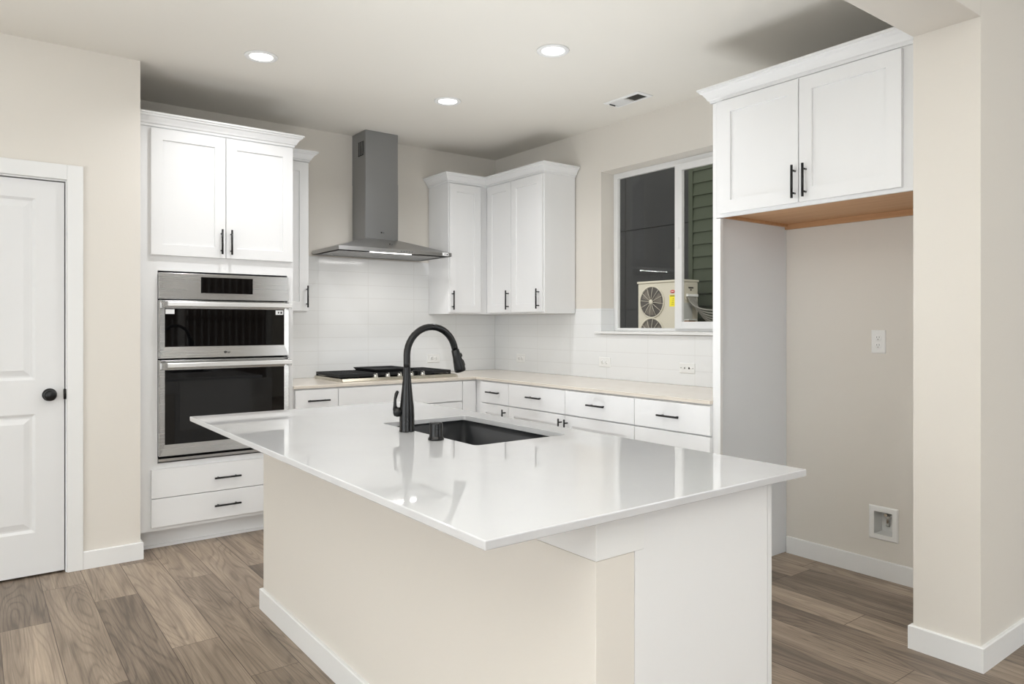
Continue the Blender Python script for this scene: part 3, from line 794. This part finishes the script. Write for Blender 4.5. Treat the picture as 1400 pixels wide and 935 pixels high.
SX0, SX1, SY0, SY1 = -2.388, -1.995, -3.206, -2.540
def rrect(x0, x1, y0, y1, rad, z, n=6):
    pts = []
    for cx, cy, a in ((x1-rad, y1-rad, 0), (x0+rad, y1-rad, 90), (x0+rad, y0+rad, 180), (x1-rad, y0+rad, 270)):
        for k in range(n+1):
            t = math.radians(a + 90*k/n); pts.append((cx+rad*math.cos(t), cy+rad*math.sin(t), z))
    return pts
def island_top():
    r = thing('island_countertop', 'glossy white quartz island top with overhang and sink cutout', 'countertop', (-2.42, -2.96, .878))
    b = new(); X0, X1, Y0, Y1 = -2.951, -1.887, -4.064, -1.862
    outer = [(X1, Y1), (X0, Y1), (X0, Y0), (X1, Y0)]
    inner = rrect(SX0, SX1, SY0, SY1, .018, 0)
    n = len(inner)//4
    for z, flip in ((IZ, False), (.8785, True)):
        ov = [b.verts.new((x, y, z)) for x, y in outer]; iv = [b.verts.new((x, y, z)) for x, y, _ in inner]
        if not flip: OT, IT = ov, iv
        else: OB, IB = ov, iv
        for c in range(4):
            seg = iv[c*n:(c+1)*n]
            for k in range(len(seg)-1): b.faces.new((ov[c], seg[k], seg[k+1]))
            b.faces.new((ov[c], seg[-1], iv[((c+1)*n) % len(iv)], ov[(c+1) % 4]))
    for i in range(4): b.faces.new((OT[i], OT[(i+1) % 4], OB[(i+1) % 4], OB[i]))
    m = len(inner)
    for i in range(m): b.faces.new((IT[i], IT[(i+1) % m], IB[(i+1) % m], IB[i]))
    obj('slab', b, M['quartz'], r, .0025)
island_top()

def sink():
    r = thing('kitchen_sink', 'dark grey undermount sink set into the white island top', 'sink', (-2.19, -2.87, .65))
    b = new(); zt = .8775
    o = .006
    lay = [rrect(SX0-.009, SX1+.009, SY0-.009, SY1+.009, .022, zt), rrect(SX0-o, SX1+o, SY0-o, SY1+o, .02, zt), rrect(SX0-o+.004, SX1+o-.004, SY0-o+.004, SY1+o-.004, .025, .70),
           rrect(SX0+.022, SX1-.022, SY0+.022, SY1-.022, .05, .672), rrect(-2.235, -2.150, -2.915, -2.830, .0424, .668)]
    out = [rrect(-2.235, -2.150, -2.915, -2.830, .0424, .664), rrect(SX0+.016, SX1-.016, SY0+.016, SY1-.016, .05, .664), rrect(SX0-o-.002, SX1+o+.002, SY0-o-.002, SY1+o+.002, .025, .70),
           rrect(SX0-o-.002, SX1+o+.002, SY0-o-.002, SY1+o+.002, .02, zt-.004), rrect(SX0-.009, SX1+.009, SY0-.009, SY1+.009, .022, zt-.004)]
    lay = lay + out; vs = [[b.verts.new(p) for p in l] for l in lay]; m = len(vs[0])
    for p, q in zip(vs, vs[1:]+vs[:1]):
        for i in range(m):
            f = b.faces.new((p[i], p[(i+1) % m], q[(i+1) % m], q[i])); f.smooth = True
    obj('basin', b, M['sink'], r)
    b = new(); lathe(b, [(0, -.006), (.020, -.006), (.030, 0), (.042, .003), (.046, .001), (.046, -.004)], (-2.1925, -2.8725, .668), (0, 0, 1), 28); obj('drain', b, M['chrome'], r)
sink()

def faucet():
    fx, fy = -2.418, -2.800
    r = thing('faucet', 'matte black gooseneck pull-down faucet standing on the island beside the sink', 'faucet', (fx, fy, IZ))
    b = new()
    prof = [(0, 0), (.0285, 0), (.0285, .003), (.0275, .006), (.0275, .06), (.026, .09), (.0225, .118), (.0195, .150), (.0160, .185), (.0138, .215), (.0132, .235)]
    lathe(b, prof, (fx, fy, IZ+.0003), (0, 0, 1), 32)
    body = obj('body', b, M['black'], r)
    b = new(); R = .105; pts = [(fx, fy, IZ+.225), (fx, fy, IZ+.25), (fx, fy, IZ+.279)]
    cxx, czz = fx+R, IZ+.279
    for k in range(1, 19):
        t = PI - k*(PI*.91)/18; pts.append((cxx+R*math.cos(t), fy, czz+R*math.sin(t)))
    t = PI*.09; d = Vector((math.sin(t), 0, -math.cos(t))).normalized()
    e = Vector(pts[-1]); pts.append(tuple(e+d*.012))
    tube(b, pts, .0128, 20); obj('spout', b, M['black'], r)
    e = Vector(pts[-1]); b = new()
    tube(b, [e, e+d*.002, e+d*.03, e+d*.07, e+d*.085, e+d*.088], [.0130, .0150, .0165, .0215, .0225, .0205], 24)
    sh = obj('spray_head', b, M['black'], r)
    b = new(); c = e+d*.045+Vector((.0185, 0, .004)); 
    tube(b, [c-d*.026, c-d*.016, c-d*.010], [.004, .0065, .004], 12); tube(b, [c+d*.000, c+d*.008, c+d*.024, c+d*.030], [.004, .0072, .0082, .004], 12); obj('spray_button', b, M['black'], sh)
    # side lever
    b = new(); ux, uy = -.85, .35
    tube(b, [(fx-.020, fy+.006, IZ+.072), (fx-.034, fy+.012, IZ+.073), (fx-.043, fy+.016, IZ+.074), (fx-.047, fy+.018, IZ+.074)], [.0165, .0185, .016, .008], 18)
    tube(b, [(fx-.040, fy+.015, IZ+.080), (fx-.040, fy+.017, IZ+.098), (fx-.038, fy+.020, IZ+.118), (fx-.032, fy+.022, IZ+.136), (fx-.026, fy+.024, IZ+.146), (fx-.024, fy+.024, IZ+.149)], [.0095, .0060, .0052, .0068, .0062, .002], 14)
    obj('lever', b, M['black'], r)
    o = thing('air_gap_cap', 'short black cylinder cap on the island top in front of the sink', 'air gap', (-2.432, -3.030, IZ))
    b = new(); lathe(b, [(0, 0), (.0270, 0), (.0270, .006), (.0235, .011), (.0225, .014), (.0225, .054), (.0210, .0585), (0, .060)], (-2.432, -3.030, IZ+.0003), (0, 0, 1), 32); obj('cap', b, M['black'], o)
faucet()

# ================================================================ FIXTURES
def outlet_mesh(root, fr, a, z, c, horiz, kind='duplex'):
    """plate and sockets centred at a,z on a wall frame"""
    w_, h_ = (.118, .071) if horiz else (.071, .118)
    if kind == 'double': w_, h_ = .122, .066
    b = new(); ring_stack(b, fr, [(a-w_/2, a+w_/2, z-h_/2, z+h_/2, c), (a-w_/2, a+w_/2, z-h_/2, z+h_/2, c+.003), (a-w_/2+.003, a+w_/2-.003, z-h_/2+.003, z+h_/2-.003, c+.0055)])
    pl = obj('cover_plate', b, M['plastic'], root)
    if kind == 'double':
        for da in (-.030, .030):
            b = new(); lathe(b, [(.0, .0062), (.010, .0062), (.011, .0055)], W(fr, a+da, z, c), W(fr, 0, 0, 1), 18); s = obj('jack', b, M['plastic'], root)
            b = new(); lathe(b, [(0, .0072), (.005 if da < 0 else .007, .0072), (.005, .006)], W(fr, a+da*.6, z, c), W(fr, 0, 0, 1), 12); obj('port', b, M['slot'], s)
        for da in (-.048, .048):
            b = new(); lathe(b, [(0, .0066), (.003, .0066), (.003, .0054)], W(fr, a+da, z, c), W(fr, 0, 0, 1), 10); obj('screw', b, M['slot'], pl)
        return
    for k in (-1, 1):
        da, dz = (k*.0195, 0) if horiz else (0, k*.0195)
        b = new(); lathe(b, [(0, .0078), (.0155, .0078), (.0165, .0070), (.0165, .0050)], W(fr, a+da, z+dz, c), W(fr, 0, 0, 1), 24)
        s = obj('socket', b, M['plastic'], root)
        b = new()
        for q in (-1, 1):
            if horiz: fbx(b, fr, a+da-.001, a+da+.007, z+q*.0062-.0012, z+q*.0062+.0012, c+.0079, c+.0082)
            else: fbx(b, fr, a+q*.0062-.0012, a+q*.0062+.0012, z+dz-.001, z+dz+.007, c+.0079, c+.0082)
        if horiz: fbx(b, fr, a+da-.010, a+da-.006, z-.0022, z+.0022, c+.0079, c+.0082)
        else: fbx(b, fr, a-.0022, a+.0022, z+dz-.010, z+dz-.006, c+.0079, c+.0082)
        obj('slot', b, M['slot'], s)
G = 'power outlets around the kitchen'
o = thing('power_outlet', 'white horizontal outlet in the tile to the right of the cooktop', 'outlet', (-.640, -.008, 1.013), G); outlet_mesh(o, 'b', -.640, 1.013, .008, True)
o = thing('power_outlet', 'white horizontal outlet in the window-wall tile nearest the inside corner', 'outlet', (-.008, -.380, 1.008), G); outlet_mesh(o, 'r', .380, 1.008, .008, True)
dup(o, (-.008, -1.378, 1.018), 'white horizontal outlet in the tile below the left end of the window')
o = thing('jack_plate', 'white wide wall plate with small round jacks below the window, near the tall panel', 'wall plate', (-.008, -2.132, 1.010)); outlet_mesh(o, 'r', 2.132, 1.010, .008, True, 'double')
o = thing('power_outlet', 'white upright duplex outlet on the cream wall of the refrigerator recess', 'outlet', (-.0005, -3.348, 1.204), G); outlet_mesh(o, 'r', 3.348, 1.204, .0005, False)

def water_box():
    r = thing('water_supply_box', 'white recessed ice maker valve box low in the refrigerator recess', 'valve box', (-.003, -3.374, .28))
    a0, a1, z0, z1 = 3.300, 3.446, .195, .366; f = .028
    b = new()
    rings = [(a0, a1, z0, z1, .0005), (a0, a1, z0, z1, .004), (a0+.006, a1-.006, z0+.006, z1-.006, .0085), (a0+f, a1-f, z0+f, z1-f, .0085), (a0+f, a1-f, z0+f, z1-f, .0005)]
    vs = [[b.verts.new(W('r', a, z, c)) for a, z in ((p, s), (q, s), (q, t), (p, t))] for p, q, s, t, c in rings]
    for p, q in zip(vs, vs[1:]+vs[:1]):
        for i in range(4): b.faces.new((p[i], p[(i+1) % 4], q[(i+1) % 4], q[i]))
    obj('frame', b, M['plastic'], r)
    b = new(); A0, A1, Z0, Z1 = a0+f+.001, a1-f-.001, z0+f+.001, z1-f-.001; dp = -.075
    lay = [(A0, A1, Z0, Z1, .007), (A0, A1, Z0, Z1, dp)]
    vs = [[b.verts.new(W('r', a, z, c)) for a, z in ((p, s), (q, s), (q, t), (p, t))] for p, q, s, t, c in lay]
    for i in range(4): b.faces.new((vs[0][i], vs[0][(i+1) % 4], vs[1][(i+1) % 4], vs[1][i]))
    b.faces.new(vs[1]); obj('recess', b, M['plastic'], r)
    b = new(); ac = 3.380
    tube(b, [W('r', ac, .318, -.055), W('r', ac, .318, -.015)], .007, 12); tube(b, [W('r', ac, .328, -.030), W('r', ac, .300, -.030), W('r', ac, .262, -.030)], [.011, .010, .0095], 12)
    v = obj('valve', b, M['chrome'], r)
    b = new(); tube(b, [W('r', ac-.002, .322, -.022), W('r', ac-.002, .322, -.008)], .008, 10); tube(b, [W('r', ac+.004, .318, -.012), W('r', ac+.022, .312, -.012)], .005, 8); obj('valve_handle', b, M['chrome'], v)
    b = new(); fbx(b, 'r', A0+.012, A0+.030, .318, .334, -.070, -.050); obj('plug', b, M['plastic'], r)
# cut the niche recess into the right wall where the box sits
wr = bpy.data.objects['wall_right']
b = new(); bx(b, -.01, .085, -3.418, -3.328, .223, .338); cut = obj('cut_tmp', b, M['wall'])
md = wr.modifiers.new('cut', 'BOOLEAN'); md.object = cut; md.solver = 'EXACT'
dg = bpy.context.evaluated_depsgraph_get(); me2 = bpy.data.meshes.new_from_object(wr.evaluated_get(dg)); wr.modifiers.clear(); wr.data = me2
bpy.data.objects.remove(cut, do_unlink=True)
water_box()

def downlight(x, y, label, first=None):
    if first is not None:
        r = dup(first, (x, y, HC), label); return r
    r = thing('recessed_light', label, 'ceiling light', (x, y, HC), 'recessed ceiling lights')
    b = new(); lathe(b, [(.058, -.002), (.068, -.008), (.084, -.006), (.088, -.0005), (.058, -.0005)], (x, y, HC), (0, 0, 1), 40); obj('trim_ring', b, M['trim'], r)
    b = new(); lathe(b, [(0, -.0045), (.050, -.0042), (.060, -.0035), (.060, -.001), (0, -.001)], (x, y, HC), (0, 0, 1), 36); obj('diffuser', b, M['lamp'], r)
    l = area('downlight_beam', (0, 0, 0), (0, 0, 0), .12, .12, SPOT_W, (.98, .985, 1), math.radians(145), 'DISK'); l.parent = r; l.location = (0, 0, -.012)
    return r
L0 = downlight(-2.444, -1.224, 'round recessed ceiling light above the oven side, leftmost in view')
downlight(-1.229, -1.176, 'round recessed ceiling light nearest the corner cabinets', L0)
downlight(-1.238, -2.240, 'round recessed ceiling light nearest the ceiling vent', L0)

def vent():
    r = thing('ceiling_vent', 'white rectangular ceiling air vent with one dark half', 'vent', (-.318, -1.904, HC))
    x0, x1, y0, y1 = -.388, -.250, -2.056, -1.752; z = HC
    b = new()
    def R(a, c, d, e, zz): return [b.verts.new(p) for p in ((a, d, zz), (c, d, zz), (c, e, zz), (a, e, zz))]
    ls = [R(x0, x1, y0, y1, z-.0005), R(x0, x1, y0, y1, z-.003), R(x0+.006, x1-.006, y0+.006, y1-.006, z-.007), R(x0+.024, x1-.024, y0+.024, y1-.024, z-.007), R(x0+.024, x1-.024, y0+.024, y1-.024, z-.0005)]
    for p, q in zip(ls, ls[1:]+ls[:1]):
        for i in range(4): b.faces.new((p[i], p[(i+1) % 4], q[(i+1) % 4], q[i]))
    obj('frame', b, M['trim'], r)
    b = new(); bx(b, x0+.025, x1-.025, y0+.025, -1.918, z-.0015, z-.0008); obj('duct_opening', b, M['slot'], r)
    b = new()
    for k in range(10):
        yy = y0+.030+k*.0108; prism(b, [(x0+.025, yy, z-.0065), (x0+.025, yy+.0015, z-.0065), (x0+.025, yy+.0055, z-.002), (x0+.025, yy+.004, z-.002)], (x1-x0-.050, 0, 0))
    obj('slats', b, M['pipe'], r)
    b = new()
    for k in range(11):
        yy = -1.908+k*.0118; prism(b, [(x0+.025, yy, z-.006), (x0+.025, yy+.0100, z-.006), (x0+.025, yy+.0116, z-.002), (x0+.025, yy+.0016, z-.002)], (x1-x0-.050, 0, 0))
    obj('slats', b, M['trim'], r)
    b = new(); bx(b, x0+.030, x0+.080, -1.781, -1.777, z-.013, z-.006); obj('damper_lever', b, M['slot'], r)
vent()

# ================================================================ OUTDOORS
b = new(); bx(b, .20, 9, -6, 9, .20, .36); struct('ground', b, M['concrete']) if False else None
g = new(); bx(g, .17, 7, -3.9, 8, .10, .30); o = struct('ground_yard', g, M['concrete'])
g = new(); bx(g, -7, 3, -16, -9.21, -.35, -.15); o = struct('ground_patio', g, M['concrete'])
def neighbour():
    r = thing('neighbour_house', 'neighbouring house wall of olive green lap siding seen through the window', 'building', (4.4, 1.0, .30))
    b = new(); ysplit = 1.42
    z = .35; e = .172
    while z < 5.6:
        prism(b, [(4.432, -3.8, z), (4.400, -3.8, z), (4.420, -3.8, z+e), (4.432, -3.8, z+e)], (0, ysplit+3.8, 0)); z += e
    bx(b, 4.432, 4.6, -3.8, ysplit, .30, 5.7)
    obj('siding', b, M['siding'], r)
    b = new()
    for zz in (.30, 1.52, 2.74, 3.96):
        for yy in (ysplit+.012, ysplit+1.24): bx(b, 4.40, 4.42, yy, yy+1.22, zz+.006, zz+1.214)
    bx(b, 4.42, 4.6, ysplit+.001, 8, .30, 5.7)
    obj('dark_panelling', b, M['darkboard'], r)['label'] = 'charcoal panelled part of the wall'
    b = new(); bx(b, 4.395, 4.43, ysplit-.06, ysplit+.01, .30, 5.7); obj('corner_board', b, M['siding'], r)
neighbour()

def condenser():
    X0, X1, Y0, Y1, Z0, Z1 = 3.80, 4.13, 1.055, 1.835, .36, 1.893
    r = thing('air_conditioner', 'cream outdoor air conditioning unit with two round fans outside the window', 'air conditioner', ((X0+X1)/2, (Y0+Y1)/2, .30))
    b = new(); bx(b, X0, X1, Y0, Y1, Z0, Z1-.03)
    obj('casing', b, M['accream'], r, .012)
    b = new(); bx(b, X0-.012, X1+.012, Y0-.012, Y1+.012, Z1-.03, Z1); obj('lid', b, M['accream'], r, .008)
    b = new()
    for y in (Y0+.08, Y1-.14): bx(b, X0-.02, X1+.02, y, y+.06, .30, Z0)
    obj('feet', b, M['acdark'], r)
    cy = 1.578
    for cz in (1.604, 1.165):
        R = .212
        b = new(); lathe(b, [(R+.012, 0), (R+.012, .010), (R-.004, .014), (R-.006, .002), (0, .002)], (X0, cy, cz), (-1, 0, 0), 48); f = obj('fan_opening', b, [M['accream']], r)
        b = new(); lathe(b, [(R-.008, .0045), (0, .0045)], (X0, cy, cz), (-1, 0, 0), 40); obj('opening_shade', b, M['acdark'], f)
        b = new()
        for k in range(3):
            t0 = k*2*PI/3+.3; pts = []
            for s in range(7):
                t = t0 + s*.16; pts.append((X0-.006, cy+(R-.03)*math.cos(t), cz+(R-.03)*math.sin(t)))
            pts += [(X0-.006, cy+.05*math.cos(t0+1.0), cz+.05*math.sin(t0+1.0)), (X0-.006, cy+.05*math.cos(t0), cz+.05*math.sin(t0))]
            prism(b, pts, (-.002, 0, 0))
        obj('fan_blades', b, M['acblade'], f)
        b = new()
        for k in range(12):
            t = k*PI/6+.12; tube(b, [(X0-.024, cy+.02*math.cos(t), cz+.02*math.sin(t)), (X0-.022, cy+R*.6*math.cos(t), cz+R*.6*math.sin(t)), (X0-.010, cy+R*math.cos(t), cz+R*math.sin(t))], .0032, 6)
        lathe(b, [(0, .030), (.030, .028), (.036, .022), (0, .020)], (X0, cy, cz), (-1, 0, 0), 20)
        obj('grille', b, M['accream'], f)
    b = new(); bx(b, X0-.0015, X0, 1.165, 1.265, 1.535, 1.690); s = obj('energy_label', b, M['yellow'], r)
    b = new()
    bx(b, X0-.002, X0-.0015, 1.175, 1.255, 1.672, 1.682)
    for k in range(4): bx(b, X0-.002, X0-.0015, 1.19, 1.235-.008*k, 1.560+k*.025, 1.566+k*.025)
    obj('print', b, M['slot'], s)
    b = new(); lathe(b, [(0, .002), (.040, .002), (.040, 0)], (X0, 1.212, 1.735), (-1, 0, 0), 24)
    for v in b.verts: v.co.z = 1.735+(v.co.z-1.735)*.55
    s = obj('badge', b, M['red'], r)
    b = new(); bx(b, X0-.0028, X0-.002, 1.190, 1.234, 1.731, 1.739); obj('lettering', b, M['white'], s)
    # service side
    b = new(); bx(b, X0+.06, X1-.06, Y0-.010, Y0, 1.62, 1.86); pnl = obj('service_cover', b, M['accream'], r, .004)
    b = new(); bx(b, X0+.12, X0+.22, Y0-.014, Y0-.010, 1.775, 1.795); bx(b, X0+.155, X0+.185, Y0-.014, Y0-.010, 1.745, 1.765); obj('louvre', b, M['acdark'], pnl)
    b = new(); bx(b, X0+.07, X1-.04, Y0-.040, Y0-.010, 1.665, 1.700); obj('cable_hood', b, M['plastic'], r, .004)
    b = new(); prism(b, [(X0+.02, Y0-.004, 1.34), (X1-.12, Y0-.004, 1.34), (X1-.12, Y0-.004, 1.58), (X0+.02, Y0-.004, 1.58)], (0, .004, 0)); obj('data_plate', b, M['meter'], r)
M['acblade'] = mat('fan_blade', '#6E675E', .6)
condenser()
for k in range(6):
    b = new(); x = 3.90+.03*k; z = 1.66
    sag = 1.33 - .035*k
    pts = []
    P0, P1, P2, P3 = Vector((x, 1.03, z)), Vector((x+.02, 1.0, 1.50-.03*k)), Vector((x+.10, .85, 1.43-.045*k)), Vector((4.36, .42, 1.52-.05*k))
    for s in range(17):
        t = s/16; pts.append(P0*(1-t)**3+P1*3*t*(1-t)**2+P2*3*t*t*(1-t)+P3*t**3)
    tube(b, pts, .011, 8)
    nm = ['topmost', 'second from top', 'third from top', 'fourth from top', 'fifth from top', 'lowest'][k]
    tag(obj('conduit_line', b, M['pipe']), 'pale looping conduit line from the air conditioner side, %s at the wall' % nm, 'cable', 'conduit lines beside the air conditioner')
r = thing('junction_box', 'small tan box mounted low beside the air conditioner', 'electrical box', (3.77, .93, .30))
b = new(); bx(b, 3.70, 3.84, .86, .98, 1.13, 1.345); obj('enclosure', b, M['cardboard'], r, .004)
b = new(); bx(b, 3.685, 3.855, .845, .995, 1.345, 1.362); obj('lid', b, M['meter'], r, .004)
b = new(); bx(b, 3.745, 3.795, .90, .95, .30, 1.13); obj('post', b, M['cardboard'], r)
r = thing('disconnect_box', 'grey electrical disconnect box on the green siding', 'electrical box', (4.39, .90, 1.25))
b = new(); bx(b, 4.33, 4.398, .80, .90, 1.20, 1.42); obj('enclosure', b, M['meter'], r, .004)
b = new(); tube(b, [(4.37, .85, .30), (4.37, .85, 1.20)], .014, 10); obj('conduit', b, M['pipe'], r)

def fence():
    r = thing('yard_fence', 'brown board fence outside the rear sliding door', 'fence', (-1, -12.5, -.15))
    b = new(); x = -7
    while x < 3: bx(b, x, x+.135, -12.50, -12.48, -.15, 2.6); x += .145
    obj('boards', b, M['fence'], r)
    b = new()
    for z in (.2, 1.4): bx(b, -7, 3, -12.48, -12.44, z, z+.09)
    obj('rails', b, M['fence'], r)
fence()
